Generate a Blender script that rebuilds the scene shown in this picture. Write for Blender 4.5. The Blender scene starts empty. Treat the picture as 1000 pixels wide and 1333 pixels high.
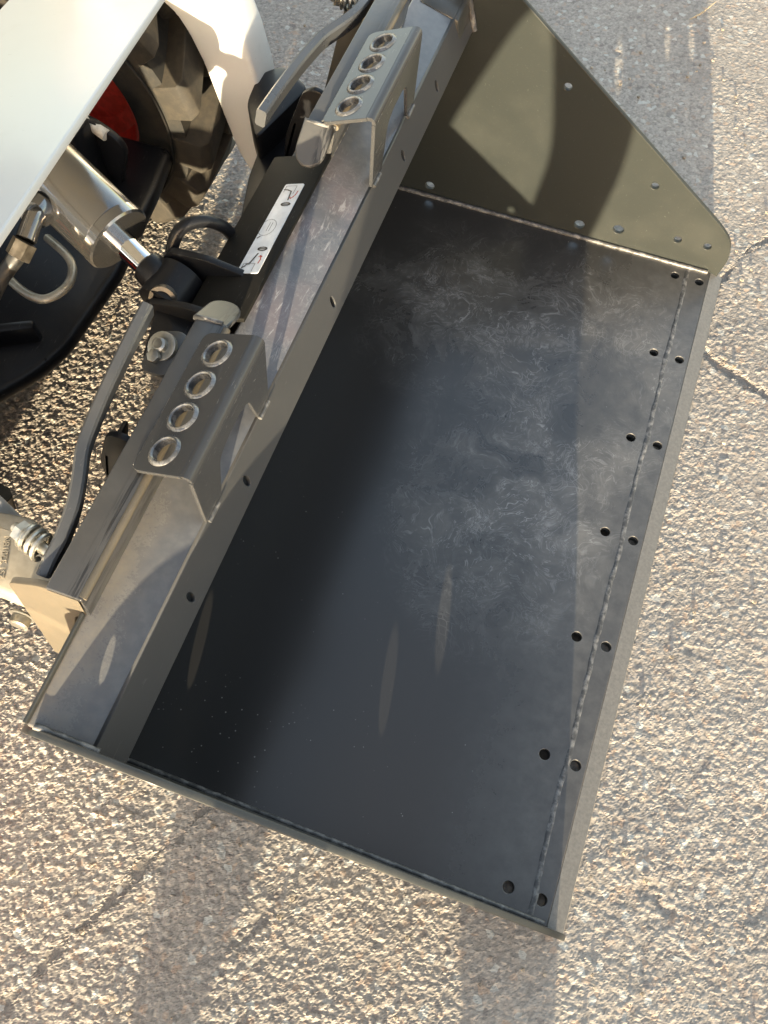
import bpy, bmesh, math, random
import numpy as np
from mathutils import Vector, Matrix

random.seed(7); np.random.seed(7)
scene = bpy.context.scene
col = scene.collection
PI = math.pi

# ------------------------------------------------------------------ camera
cam_d = bpy.data.cameras.new('camera'); cam = bpy.data.objects.new('camera', cam_d); col.objects.link(cam)
CR = (( 0.9404, 0.3399, 0.0069), (0.3128,-0.8569,-0.4097), (-0.1337, 0.3875,-0.9121))   # right, down, forward
R_ = Vector(CR[0]).normalized(); F_ = Vector(CR[2]).normalized(); D_ = F_.cross(R_).normalized()
C_ = Vector((-0.2666, -0.0658, 1.5164))
m = Matrix(((R_.x, -D_.x, -F_.x, C_.x), (R_.y, -D_.y, -F_.y, C_.y), (R_.z, -D_.z, -F_.z, C_.z), (0, 0, 0, 1)))
cam.matrix_world = m
cam_d.sensor_fit = 'VERTICAL'; cam_d.sensor_height = 36.0; cam_d.lens = 36.0*1069.48/1333.0
cam_d.clip_start = 0.02; cam_d.clip_end = 3000
scene.camera = cam

# ------------------------------------------------------------------ light
SUN_EL = math.radians(6.6); SUN_ROT = math.radians(168.6)
world = bpy.data.worlds.new('World'); scene.world = world; world.use_nodes = True
wn = world.node_tree.nodes; wl = world.node_tree.links
bg = wn['Background']; sky = wn.new('ShaderNodeTexSky'); sky.sky_type = 'NISHITA'; sky.sun_disc = False
sky.sun_elevation = SUN_EL; sky.sun_rotation = SUN_ROT; sky.altitude = 100; sky.air_density = 1.0; sky.dust_density = 1.2; sky.ozone_density = 1.0
# thin evening cloud, the same all over the sky: greyer and a little brighter than the blue between
wc = wn.new('ShaderNodeTexCoord'); wno = wn.new('ShaderNodeTexNoise'); wno.inputs['Scale'].default_value = 2.1; wno.inputs['Detail'].default_value = 6; wno.inputs['Roughness'].default_value = .58
wmap = wn.new('ShaderNodeMapping'); wmap.inputs['Scale'].default_value = (1, 1, 1.6); wl.new(wc.outputs['Generated'], wmap.inputs[0]); wl.new(wmap.outputs[0], wno.inputs['Vector'])
wr = wn.new('ShaderNodeMapRange'); wr.interpolation_type = 'SMOOTHSTEP'; wr.inputs[1].default_value = .42; wr.inputs[2].default_value = .70; wr.inputs[4].default_value = .75; wl.new(wno.outputs[0], wr.inputs[0])
wbw = wn.new('ShaderNodeRGBToBW'); wl.new(sky.outputs[0], wbw.inputs[0])
wcl = wn.new('ShaderNodeMix'); wcl.data_type = 'RGBA'; wcl.blend_type = 'MULTIPLY'; wcl.inputs[0].default_value = 1.0; wl.new(wbw.outputs[0], wcl.inputs[6]); wcl.inputs[7].default_value = (1.75, 1.60, 1.45, 1)
wb = wn.new('ShaderNodeMix'); wb.data_type = 'RGBA'; wl.new(wr.outputs[0], wb.inputs[0]); wl.new(sky.outputs[0], wb.inputs[6]); wl.new(wcl.outputs[2], wb.inputs[7])
wt = wn.new('ShaderNodeMix'); wt.data_type = 'RGBA'; wt.blend_type = 'MULTIPLY'; wt.inputs[0].default_value = 1.0; wt.inputs[7].default_value = (1.10, 1.0, .92, 1)   # camera white balance
wl.new(wb.outputs[2], wt.inputs[6]); wl.new(wt.outputs[2], bg.inputs[0]); bg.inputs[1].default_value = 0.15
sd = bpy.data.lights.new('sun', 'SUN'); sd.energy = 3.1; sd.angle = math.radians(0.53); sd.color = (1.0, 0.845, 0.58)
sun = bpy.data.objects.new('sun', sd); col.objects.link(sun)
s_dir = Vector((math.sin(SUN_ROT)*math.cos(SUN_EL), math.cos(SUN_ROT)*math.cos(SUN_EL), math.sin(SUN_EL)))
sun.rotation_euler = s_dir.to_track_quat('Z', 'Y').to_euler()
sun.location = s_dir*20
vs = scene.view_settings; vs.view_transform = 'Standard'; vs.look = 'None'; vs.gamma = 1.0; vs.exposure = 2.45
try: vs.use_curve_mapping = False
except Exception: pass
scene.render.resolution_x = 768; scene.render.resolution_y = 1024
scene.render.engine = 'CYCLES'

# ------------------------------------------------------------------ dimensions (metres)
YN, YW, YC = -0.036, 1.416, 0.69         # inner faces of the side plates, centre
XE = 0.05                                # cutting edge tip
GZ = -0.018                              # ground level (bucket floor top = 0)

# ------------------------------------------------------------------ material helpers
class NT:
    def __init__(s, name):
        s.m = bpy.data.materials.new(name); s.m.use_nodes = True
        s.t = s.m.node_tree; s.n = s.t.nodes; s.b = s.n['Principled BSDF']
        s.co = s.n.new('ShaderNodeTexCoord').outputs['Object']
    def link(s, a, b): s.t.links.new(a, b)
    def val(s, sock, v):
        if hasattr(v, 'is_linked') or isinstance(v, bpy.types.NodeSocket): s.link(v, sock)
        else: sock.default_value = v
    def noise(s, scale, detail=4, rough=.55, dist=0, vec=None, out=0):
        n = s.n.new('ShaderNodeTexNoise'); n.inputs['Scale'].default_value = scale; n.inputs['Detail'].default_value = detail
        n.inputs['Roughness'].default_value = rough; n.inputs['Distortion'].default_value = dist
        s.link(vec if vec is not None else s.co, n.inputs['Vector']); return n.outputs[out]
    def voro(s, scale, feature='F1', out='Distance', rand=1.0, vec=None):
        n = s.n.new('ShaderNodeTexVoronoi'); n.feature = feature; n.inputs['Scale'].default_value = scale
        n.inputs['Randomness'].default_value = rand
        s.link(vec if vec is not None else s.co, n.inputs['Vector']); return n.outputs[out]
    def ramp(s, x, a, b, lo=0., hi=1., smooth=True):
        n = s.n.new('ShaderNodeMapRange'); n.interpolation_type = 'SMOOTHSTEP' if smooth else 'LINEAR'
        n.inputs[1].default_value = a; n.inputs[2].default_value = b; n.inputs[3].default_value = lo; n.inputs[4].default_value = hi
        s.link(x, n.inputs[0]); return n.outputs[0]
    def math(s, op, a, b=0., c=None):
        n = s.n.new('ShaderNodeMath'); n.operation = op; s.val(n.inputs[0], a); s.val(n.inputs[1], b)
        if c is not None: s.val(n.inputs[2], c)
        return n.outputs[0]
    def mix(s, f, a, b):
        n = s.n.new('ShaderNodeMix'); n.data_type = 'RGBA'; s.val(n.inputs[0], f)
        s.val(n.inputs[6], a if not isinstance(a, tuple) else a+(1,)*(4-len(a))); s.val(n.inputs[7], b if not isinstance(b, tuple) else b+(1,)*(4-len(b)))
        return n.outputs[2]
    def scl(s, v):
        n = s.n.new('ShaderNodeMapping'); n.inputs['Scale'].default_value = v; s.link(s.co, n.inputs['Vector']); return n.outputs[0]
    def sep(s):
        n = s.n.new('ShaderNodeSeparateXYZ'); s.link(s.co, n.inputs[0]); return n.outputs
    def attr(s, name):
        n = s.n.new('ShaderNodeAttribute'); n.attribute_name = name; return n
    def bump(s, h, strength=.3, dist=.002):
        n = s.n.new('ShaderNodeBump'); n.inputs['Strength'].default_value = strength; n.inputs['Distance'].default_value = dist
        s.link(h, n.inputs['Height']); s.link(n.outputs[0], s.b.inputs['Normal'])
    def set(s, col=None, rough=None, metal=None, spec=None, coat=None, coatr=None):
        if col is not None: s.val(s.b.inputs['Base Color'], col if not isinstance(col, tuple) else col+(1,)*(4-len(col)))
        if rough is not None: s.val(s.b.inputs['Roughness'], rough)
        if metal is not None: s.val(s.b.inputs['Metallic'], metal)
        if spec is not None: s.val(s.b.inputs['Specular IOR Level'], spec)
        if coat is not None: s.val(s.b.inputs['Coat Weight'], coat)
        if coatr is not None: s.val(s.b.inputs['Coat Roughness'], coatr)
        return s.m

M = {}
def blob(t, cx, cy, rx, ry, lo=.35, hi=1.15):
    """soft patch (a dirt area) in the object's own x/y"""
    x, y, z = t.sep()
    a = t.math('POWER', t.math('DIVIDE', t.math('SUBTRACT', x, cx), rx), 2.)
    b = t.math('POWER', t.math('DIVIDE', t.math('SUBTRACT', y, cy), ry), 2.)
    d = t.math('SQRT', t.math('ADD', a, b))
    d = t.math('ADD', d, t.math('MULTIPLY', t.math('SUBTRACT', t.noise(5, 4), .5), .9))
    return t.ramp(d, lo, hi, 1., 0.)

# painted charcoal plate
def paint(name, base=(.038, .0395, .037), rough=.26, dust=.25, dustc=(.20, .18, .145), scratch=.4, spec=.5):
    t = NT(name)
    d = t.ramp(t.noise(7, 6, .6), .45, .8)
    fine = t.ramp(t.noise(160, 3, .6), .55, .75)
    dm = t.math('MULTIPLY', t.math('ADD', t.math('MULTIPLY', d, .85), t.math('MULTIPLY', fine, .15)), dust)
    v = t.scl((30, 4, 30)); sc = t.ramp(t.noise(9, 5, .65, 1.2, v), .64, .70)
    c = t.mix(dm, base, dustc); c = t.mix(t.math('MULTIPLY', sc, scratch*.35), c, (.30, .29, .27))
    r = t.math('ADD', t.math('MULTIPLY', dm, .5), t.math('ADD', rough, t.math('MULTIPLY', t.noise(23, 4), .08)))
    t.bump(t.noise(120, 3), .06, .001)
    return t.set(c, r, 0., spec)
M['paint'] = paint('charcoal_paint')
M['side'] = paint('charcoal_side_paint', base=(.0265, .0295, .0275), rough=.30, dust=.10, dustc=(.15, .145, .125), scratch=.5, spec=.2)
M['paint_dusty'] = paint('dusty_charcoal_paint', base=(.052, .053, .055), rough=.28, dust=.2, dustc=(.12, .116, .108), spec=.3)
M['lip'] = paint('grey_painted_lip', base=(.072, .071, .068), rough=.36, dust=.5, dustc=(.22, .2, .17), scratch=1.2)
M['black_dull'] = paint('dull_black_steel', base=(.010, .0095, .0085), rough=.55, dust=.22, dustc=(.075, .06, .04), scratch=.6, spec=.12)
def lip_mat():
    t = NT('scraped_grey_lip'); x, y, z = t.sep()
    d = t.ramp(t.noise(9, 5, .6), .4, .75)
    c = t.mix(t.math('MULTIPLY', d, .35), (.050, .051, .053), (.12, .115, .105))
    st = t.ramp(t.noise(1.0, 5, .6, .6, t.scl((260, 9, 60))), .46, .56)
    zone = t.math('MULTIPLY', t.ramp(x, -.716, -.706), t.ramp(t.noise(6, 3), .36, .5))
    c = t.mix(t.math('MULTIPLY', t.math('MULTIPLY', st, zone), .85), c, (.012, .012, .013))
    c = t.mix(t.math('MULTIPLY', t.ramp(t.voro(120), .02, .06, 1., 0.), t.ramp(t.noise(14, 2), .6, .66)), c, (.4, .4, .38))
    t.bump(t.math('ADD', t.noise(150, 3), t.math('MULTIPLY', st, zone)), .12, .001)
    return t.set(c, t.ramp(d, 0, 1, .28, .5), 0., .5)
M['lip'] = lip_mat()
M['tan'] = paint('dusty_mount_plate', base=(.10, .085, .062), rough=.5, dust=.7, dustc=(.22, .175, .12), scratch=.5)
M['black'] = paint('black_painted_steel', base=(.008, .0085, .0105), rough=.30, dust=.10, dustc=(.16, .13, .09), scratch=.5, spec=.28)

def floor_mat():
    t = NT('bucket_floor_paint')
    # warped scuffs: swirly worn marks left by boots and rubbing, on the middle of the floor
    warp = t.noise(6, 3, .5, 0., None, 1)
    vm = t.n.new('ShaderNodeVectorMath'); vm.operation = 'MULTIPLY_ADD'; t.link(warp, vm.inputs[0]); vm.inputs[1].default_value = (.22, .22, .0); t.link(t.co, vm.inputs[2])
    W = vm.outputs[0]
    n1 = t.noise(11, 5, .58, .5, W); f1 = t.math('FRACT', t.math('MULTIPLY', n1, 9.)); l1 = t.ramp(t.math('ABSOLUTE', t.math('SUBTRACT', f1, .5)), .0, .085, 1., 0.)
    l1 = t.math('MULTIPLY', l1, t.ramp(t.noise(26, 3), .40, .56))
    n2 = t.noise(34, 5, .6, .6, W); f2 = t.math('FRACT', t.math('MULTIPLY', n2, 6.)); l2 = t.ramp(t.math('ABSOLUTE', t.math('SUBTRACT', f2, .5)), .0, .12, 1., 0.)
    l2 = t.math('MULTIPLY', l2, t.ramp(t.noise(14, 3), .42, .56))
    # boot sole blocks pressed in the dust
    bt = t.ramp(t.voro(70, 'DISTANCE_TO_EDGE', 'Distance', .35, W), .03, .10, 1., 0.); bt = t.math('MULTIPLY', bt, t.ramp(t.noise(7.5, 2, .5, 0, W), .57, .64))
    l2 = t.math('MAXIMUM', l2, t.math('MULTIPLY', bt, .9))
    n3 = t.ramp(t.noise(8, 8, .72, .6), .38, .70)
    reg = t.math('MAXIMUM', blob(t, -.24, .70, .26, .34), t.math('MULTIPLY', blob(t, -.40, 1.12, .34, .27), .85))
    reg = t.math('MAXIMUM', reg, t.math('MULTIPLY', blob(t, -.12, 1.0, .2, .42), .6))
    holes = t.ramp(t.noise(5.0, 7, .62, .4, W), .34, .62, .12, 1.)
    reg = t.math('MULTIPLY', reg, holes)
    chalk = t.math('MULTIPLY', t.ramp(t.noise(38, 9, .74, .5, W), .50, .66), t.ramp(t.noise(8, 4), .36, .6))
    lines = t.math('MULTIPLY', t.math('MAXIMUM', t.math('MAXIMUM', t.math('MULTIPLY', l1, .62), t.math('MULTIPLY', l2, .5)), t.math('MULTIPLY', chalk, .48)), reg)
    haze = t.math('MULTIPLY', t.math('ADD', t.math('MULTIPLY', n3, .6), .4), reg)
    # worn band with grit near the cutting edge
    x, y, z = t.sep()
    eb = t.math('MULTIPLY', t.ramp(x, -.26, -.03), t.ramp(t.noise(30, 6, .7), .25, .8, .35, 1.))
    spk = t.ramp(t.voro(55), .03, .07, 1., 0.); spk = t.math('MULTIPLY', spk, t.ramp(t.noise(4, 2), .48, .62))
    drop = t.math('MULTIPLY', t.ramp(t.voro(75), .07, .12, 1., 0.), blob(t, -.60, .06, .16, .13))
    dust = t.math('ADD', t.math('MULTIPLY', haze, .68), t.math('MULTIPLY', eb, .40))
    c = t.mix(dust, (.033, .032, .032), (.20, .192, .18))
    c = t.mix(t.math('MULTIPLY', lines, .85), c, (.44, .44, .44))
    c = t.mix(t.math('MULTIPLY', t.math('MAXIMUM', spk, drop), .45), c, (.6, .58, .54))
    r = t.math('ADD', .23, t.math('ADD', t.math('MULTIPLY', haze, .30), t.math('ADD', t.math('MULTIPLY', eb, .16), t.math('MULTIPLY', lines, .15))))
    h = t.math('ADD', t.math('MULTIPLY', t.noise(2.2, 2), 1.2), t.math('ADD', t.math('MULTIPLY', t.noise(220, 2), .012), t.math('MULTIPLY', lines, .05)))
    t.bump(h, .25, .004)
    return t.set(c, r, 0., .85)
M['floor'] = floor_mat()

def beam_mat():
    t = NT('worn_beam_paint')
    x, y, z = t.sep()
    wear = t.math('MULTIPLY', t.math('MULTIPLY', t.ramp(y, .46, .58), t.ramp(y, .86, .98, 1., 0.)), t.ramp(t.noise(12, 5), .25, .5))
    n1 = t.noise(44, 8, .68, .6); ln = t.ramp(t.math('ABSOLUTE', t.math('SUBTRACT', t.math('FRACT', t.math('MULTIPLY', n1, 5.)), .5)), .0, .09, 1., 0.)
    v = t.scl((60, 9.0, 60)); st = t.math('MULTIPLY', t.ramp(t.noise(3, 4, .65, .6, v), .56, .64), t.ramp(t.noise(20, 3), .42, .56))
    tint = t.mix(t.ramp(t.noise(7, 2), .42, .6), (.125, .128, .140), (.165, .140, .146))
    base = t.mix(t.math('MULTIPLY', t.ramp(t.noise(60, 4), .35, .7), .5), (.085, .089, .100), (.13, .133, .137))
    dustn = t.math('MULTIPLY', t.ramp(y, .55, .05), t.ramp(t.noise(14, 7, .65), .2, .8))
    rearband = t.ramp(x, -.645, -.70)
    dustn = t.math('MULTIPLY', dustn, t.ramp(t.noise(260, 4, .7), .3, .7, .55, 1.))
    dustn = t.math('MULTIPLY', dustn, t.math('ADD', .35, t.math('MULTIPLY', rearband, .65)))
    c = t.mix(t.math('MULTIPLY', dustn, .75), base, (.20, .172, .13))
    c = t.mix(t.math('MULTIPLY', wear, .75), c, tint)
    c = t.mix(t.math('MULTIPLY', t.math('MULTIPLY', wear, t.math('MAXIMUM', t.math('MULTIPLY', ln, .45), st)), .5), c, (.42, .41, .41))
    r = t.math('ADD', .20, t.math('ADD', t.math('MULTIPLY', dustn, .25), t.math('MULTIPLY', wear, .08)))
    t.bump(t.math('ADD', t.math('MULTIPLY', n1, t.math('MULTIPLY', wear, .6)), t.math('MULTIPLY', t.noise(90, 3), .12)), .25, .0015)
    return t.set(c, r, .0, .5)
M['beam'] = beam_mat()

def edge_mat():
    t = NT('cutting_edge_steel')
    n = t.ramp(t.noise(160, 6, .7), .3, .75)
    c = t.mix(n, (.13, .125, .115), (.19, .18, .165)); t.bump(t.noise(300, 3), .08, .001)
    return t.set(c, .34, .1, .5)
M['edge'] = edge_mat()
def weld_mat():
    t = NT('weld_bead'); n = t.ramp(t.noise(70, 5, .65), .4, .7)
    c = t.mix(n, (.06, .06, .06), (.22, .215, .21)); t.bump(t.noise(250, 3), .3, .001)
    return t.set(c, t.ramp(n, 0, 1, .3, .5), .0, .5)
M['weld'] = weld_mat()
def white_mat(name, dirt=.3, wc_=(.55, .55, .535)):
    t = NT(name)
    d = t.math('MULTIPLY', t.ramp(t.noise(14, 6, .65), .56, .78), dirt)
    sp = t.math('MULTIPLY', t.ramp(t.voro(60), .02, .06, 1., 0.), t.math('MULTIPLY', t.ramp(t.noise(7, 2), .5, .62), dirt*1.6))
    c = t.mix(d, wc_, (.38, .33, .26)); c = t.mix(sp, c, (.09, .07, .05))
    sc = t.math('MULTIPLY', t.ramp(t.noise(4, 4, .6, .4, t.scl((9, 60, 30))), .70, .74), .5); c = t.mix(sc, c, (.30, .29, .27))
    gr = t.math('MULTIPLY', t.ramp(t.noise(3, 5, .6), .45, .75), .10); c = t.mix(gr, c, (.34, .33, .31))
    t.bump(t.noise(6, 3), .10, .004)
    return t.set(c, .30, 0., .5, .2, .12)
M['white'] = white_mat('white_machine_paint', .12)
M['white_worn'] = white_mat('worn_white_machine_paint', .28, (.76, .76, .74))
def tyre_mat():
    t = NT('tyre_rubber'); d = t.ramp(t.noise(45, 7, .7), .38, .70)
    c = t.mix(t.math('MULTIPLY', d, .22), (.020, .0195, .018), (.11, .085, .055))
    t.bump(t.math('ADD', t.noise(140, 5), t.math('MULTIPLY', t.noise(400, 2), .3)), .2, .001)
    return t.set(c, .72, 0., .35)
M['tyre'] = tyre_mat()
M['lug'] = tyre_mat(); M['lug'].name = 'dusty_tread_rubber'
_n = M['lug'].node_tree.nodes
for q in _n:
    if q.type == 'MIX': q.inputs[6].default_value = (.036, .032, .026, 1); q.inputs[7].default_value = (.13, .10, .068, 1)
def simple(name, c, r, metal=0., spec=.5, nz=.2, sc=60):
    t = NT(name); n = t.ramp(t.noise(sc, 5, .6), .35, .7)
    c2 = tuple(min(1, k*(1+nz)+.01) for k in c); cc = t.mix(n, tuple(k*(1-nz) for k in c), c2)
    t.bump(t.noise(sc*2, 3), .08, .001)
    return t.set(cc, t.ramp(n, 0, 1, r*.85, min(1, r*1.2)), metal, spec)
M['red'] = simple('red_rim_paint', (.58, .04, .022), .33)
M['chrome'] = simple('chrome_rod', (.80, .80, .80), .07, 1.0, nz=.03)
M['zinc'] = simple('zinc_plated_steel', (.42, .41, .37), .36, .85, nz=.15)
M['brass'] = simple('oily_steel_fitting', (.11, .095, .075), .35, .6, nz=.3)
M['galv'] = simple('dusty_steel_rod', (.34, .32, .27), .38, .5, nz=.2)
def barrel_mat():
    t = NT('cylinder_barrel_paint')
    d = t.ramp(t.noise(10, 6, .6), .38, .7)
    c = t.mix(t.math('MULTIPLY', d, .5), (.20, .20, .205), (.24, .20, .14)); t.bump(t.noise(130, 3), .03, .001)
    return t.set(c, t.ramp(d, 0, 1, .11, .28), .9, .5)
M['barrel'] = barrel_mat()
M['rubber'] = simple('black_rubber_hose', (.012, .012, .012), .5)
M['decal'] = simple('decal_white_vinyl', (.66, .67, .68), .35, nz=.08)
M['ink'] = simple('decal_black_ink', (.02, .02, .02), .4)
M['ink_red'] = simple('decal_red_ink', (.45, .06, .04), .4)
M['casting'] = simple('pale_casting', (.34, .30, .23), .5, nz=.15, sc=40)
M['plastic_white'] = simple('white_plastic', (.62, .62, .58), .35)
M['wire'] = simple('yellow_wire', (.5, .42, .05), .4)

# ------------------------------------------------------------------ geometry helpers
def newobj(name, verts, faces, mat, parent=None, smooth=False, angle=None):
    me = bpy.data.meshes.new(name); me.from_pydata([tuple(v) for v in verts], [], faces); me.update()
    return addmesh(name, me, mat, parent, smooth, angle)
def addmesh(name, me, mat, parent=None, smooth=False, angle=None):
    if mat is not None: me.materials.append(mat)
    if smooth or angle:
        for p in me.polygons: p.use_smooth = True
        if angle:
            bm = bmesh.new(); bm.from_mesh(me)
            for e in bm.edges:
                if len(e.link_faces) == 2 and e.calc_face_angle(0) > angle: e.smooth = False
            bm.to_mesh(me); bm.free()
    o = bpy.data.objects.new(name, me); col.objects.link(o)
    if parent is not None: attach(o, parent)
    return o
def root_of(o):
    while o.parent is not None: o = o.parent
    return o
def attach(o, p):
    o.parent = p
    if p.type == 'EMPTY': o.matrix_parent_inverse = Matrix.Translation(-p.location)
def thing(name, loc, label, cat, group=None):
    e = bpy.data.objects.new(name, None); col.objects.link(e); e.location = loc; e.empty_display_size = .1
    e['label'] = label; e['category'] = cat
    if group: e['group'] = group
    return e
def tag(o, label, cat, group=None, kind=None):
    if label: o['label'] = label
    if cat: o['category'] = cat
    if group: o['group'] = group
    if kind: o['kind'] = kind
    return o

class MB:
    """collects shapes, links them as one mesh"""
    def __init__(s): s.v = []; s.f = []
    def add(s, vs, fs):
        b = len(s.v); s.v += [Vector(v) for v in vs]; s.f += [tuple(i+b for i in f) for f in fs]
    def addme(s, me, fn=None):
        s.add([fn(v.co) if fn else v.co for v in me.vertices], [tuple(p.vertices) for p in me.polygons])
    def box(s, c, size, rot=None, bev=0.004, seg=2):
        bm = bmesh.new(); bmesh.ops.create_cube(bm, size=1)
        for v in bm.verts: v.co = Vector((v.co.x*size[0], v.co.y*size[1], v.co.z*size[2]))
        if bev: bmesh.ops.bevel(bm, geom=bm.edges[:], offset=min(bev, min(size)*.45), segments=seg, profile=.5, affect='EDGES')
        rm = rot.to_3x3() if rot is not None else Matrix.Identity(3)
        bm.verts.index_update()
        s.add([rm @ v.co+Vector(c) for v in bm.verts], [tuple(v.index for v in f.verts) for f in bm.faces]); bm.free()
    def prism(s, pts, a, b, axis='y', bev=0.003, seg=2, clean=True):
        """polygon pts extruded between a and b along an axis; pts are (x,z) for y, (x,y) for z, (y,z) for x"""
        def P(p, w): return {'y': (p[0], w, p[1]), 'z': (p[0], p[1], w), 'x': (w, p[0], p[1])}[axis]
        bm = bmesh.new()
        lo = [bm.verts.new(P(p, a)) for p in pts]; hi = [bm.verts.new(P(p, b)) for p in pts]
        n = len(pts); bm.faces.new(lo); bm.faces.new(hi[::-1])
        for i in range(n): bm.faces.new((lo[i], hi[i], hi[(i+1) % n], lo[(i+1) % n]))
        bmesh.ops.recalc_face_normals(bm, faces=bm.faces[:])
        if bev: bmesh.ops.bevel(bm, geom=bm.edges[:], offset=bev, segments=seg, profile=.5, affect='EDGES')
        bm.verts.index_update()
        s.add([v.co for v in bm.verts], [tuple(v.index for v in f.verts) for f in bm.faces]); bm.free()
    def tube(s, pts, r, n=10, cap=True, rad=None):
        pts = [Vector(p) for p in pts]; k = len(pts); rings = []
        up = None
        for i, p in enumerate(pts):
            d = (pts[min(i+1, k-1)]-pts[max(i-1, 0)]).normalized()
            if up is None:
                up = Vector((0, 0, 1)) if abs(d.z) < .9 else Vector((1, 0, 0))
            u = (up-d*up.dot(d)).normalized(); w = d.cross(u); up = u
            rr = rad[i] if rad else r
            rings.append([p+u*math.cos(2*PI*j/n)*rr+w*math.sin(2*PI*j/n)*rr for j in range(n)])
        vs = [v for r_ in rings for v in r_]; fs = []
        for i in range(k-1):
            for j in range(n): fs.append((i*n+j, i*n+(j+1) % n, (i+1)*n+(j+1) % n, (i+1)*n+j))
        if cap: fs.append(tuple(range(n))[::-1]); fs.append(tuple((k-1)*n+j for j in range(n)))
        s.add(vs, fs)
    def sweep(s, pts, w, h, up=(0, 0, 1)):
        """rectangular bar: w sideways, h along up"""
        pts = [Vector(p) for p in pts]; up = Vector(up); k = len(pts); vs = []; fs = []; c = min(w, h)*.18
        prof = [(-w/2+c, -h/2), (w/2-c, -h/2), (w/2, -h/2+c), (w/2, h/2-c), (w/2-c, h/2), (-w/2+c, h/2), (-w/2, h/2-c), (-w/2, -h/2+c)]
        for i, p in enumerate(pts):
            d = (pts[min(i+1, k-1)]-pts[max(i-1, 0)]).normalized(); sd_ = d.cross(up).normalized(); u = sd_.cross(d)
            vs += [p+sd_*a+u*b for a, b in prof]
        n = 8
        for i in range(k-1):
            for j in range(n): fs.append((i*n+j, i*n+(j+1) % n, (i+1)*n+(j+1) % n, (i+1)*n+j))
        fs.append(tuple(range(n))[::-1]); fs.append(tuple((k-1)*n+j for j in range(n)))
        s.add(vs, fs)
    def lathe(s, prof, o, axis, n=32, closed=False):
        """prof = (distance along axis, radius)"""
        axis = Vector(axis).normalized(); a = Vector((0, 0, 1)) if abs(axis.z) < .9 else Vector((1, 0, 0))
        u = (a-axis*a.dot(axis)).normalized(); w = axis.cross(u); vs = []; fs = []; o = Vector(o)
        for t_, r in prof:
            for j in range(n): vs.append(o+axis*t_+(u*math.cos(2*PI*j/n)+w*math.sin(2*PI*j/n))*r)
        k = len(prof)
        for i in range(k-1 if not closed else k):
            i2 = (i+1) % k
            for j in range(n): fs.append((i*n+j, i*n+(j+1) % n, i2*n+(j+1) % n, i2*n+j))
        if not closed:
            fs.append(tuple(range(n))[::-1]); fs.append(tuple((k-1)*n+j for j in range(n)))
        s.add(vs, fs)
    def build(s, name, mat, parent=None, angle=.6, fixn=True):
        me = bpy.data.meshes.new(name); me.from_pydata([tuple(v) for v in s.v], [], s.f); me.update()
        if fixn:
            bm = bmesh.new(); bm.from_mesh(me); bmesh.ops.recalc_face_normals(bm, faces=bm.faces[:]); bm.to_mesh(me); bm.free()
        return addmesh(name, me, mat, parent, angle=angle)

def circle(cx, cy, r, n=20, sx=1., sy=1., rot=0.):
    out = []
    for i in range(n):
        a = 2*PI*i/n; x = r*sx*math.cos(a); y = r*sy*math.sin(a)
        out.append((cx+x*math.cos(rot)-y*math.sin(rot), cy+x*math.sin(rot)+y*math.cos(rot)))
    return out
def rounded(pts, r, n=5):
    """round polygon corners; r number or list"""
    out = []; k = len(pts)
    for i in range(k):
        p = Vector(pts[i]); a = Vector(pts[i-1]); b = Vector(pts[(i+1) % k]); rr = r[i] if isinstance(r, (list, tuple)) else r
        if rr <= 0: out.append(tuple(p)); continue
        da = (a-p); db = (b-p); ra = min(rr, da.length*.45); rb = min(rr, db.length*.45)
        p0 = p+da.normalized()*ra; p1 = p+db.normalized()*rb
        for j in range(n+1):
            t = j/n; out.append(tuple(p0*(1-t)**2+p*2*t*(1-t)+p1*t*t))
    return out
def plate_mesh(outer, holes, thick, bev=.0012):
    """flat plate with real holes: local x,y in the plane, z through it (centred)"""
    cu = bpy.data.curves.new('plate', 'CURVE'); cu.dimensions = '2D'; cu.fill_mode = 'BOTH'
    cu.extrude = max(thick/2-bev, 1e-5); cu.bevel_depth = bev; cu.bevel_resolution = 1; cu.offset = -bev
    for poly in [outer]+holes:
        sp = cu.splines.new('POLY'); sp.points.add(len(poly)-1); sp.use_cyclic_u = True
        for q, p in zip(sp.points, poly): q.co = (p[0], p[1], 0, 1)
    o = bpy.data.objects.new('plate', cu); col.objects.link(o)
    dg = bpy.context.evaluated_depsgraph_get(); me = bpy.data.meshes.new_from_object(o.evaluated_get(dg))
    bpy.data.objects.remove(o); bpy.data.curves.remove(cu); me.materials.clear()
    return me
def weld(path, r, name, parent, flat=1., step=.0055, seedv=0, wob=.18, mat=None):
    rnd = random.Random(seedv); pts = []; rad = []; path = [Vector(p) for p in path]
    for a, b in zip(path[:-1], path[1:]):
        k = max(2, int((b-a).length/step))
        for i in range(k):
            t = i/k; pts.append(a.lerp(b, t)+Vector((rnd.uniform(-1, 1), rnd.uniform(-1, 1), rnd.uniform(-.5, .5)))*r*.035)
            rad.append(r*(1+wob*.3*math.sin(len(pts)*2.1)+rnd.uniform(-.04, .04)))
    b = MB(); b.tube(pts, r, 7, True, rad); return b.build(name, mat or M['weld'], parent, angle=1.2)

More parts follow.
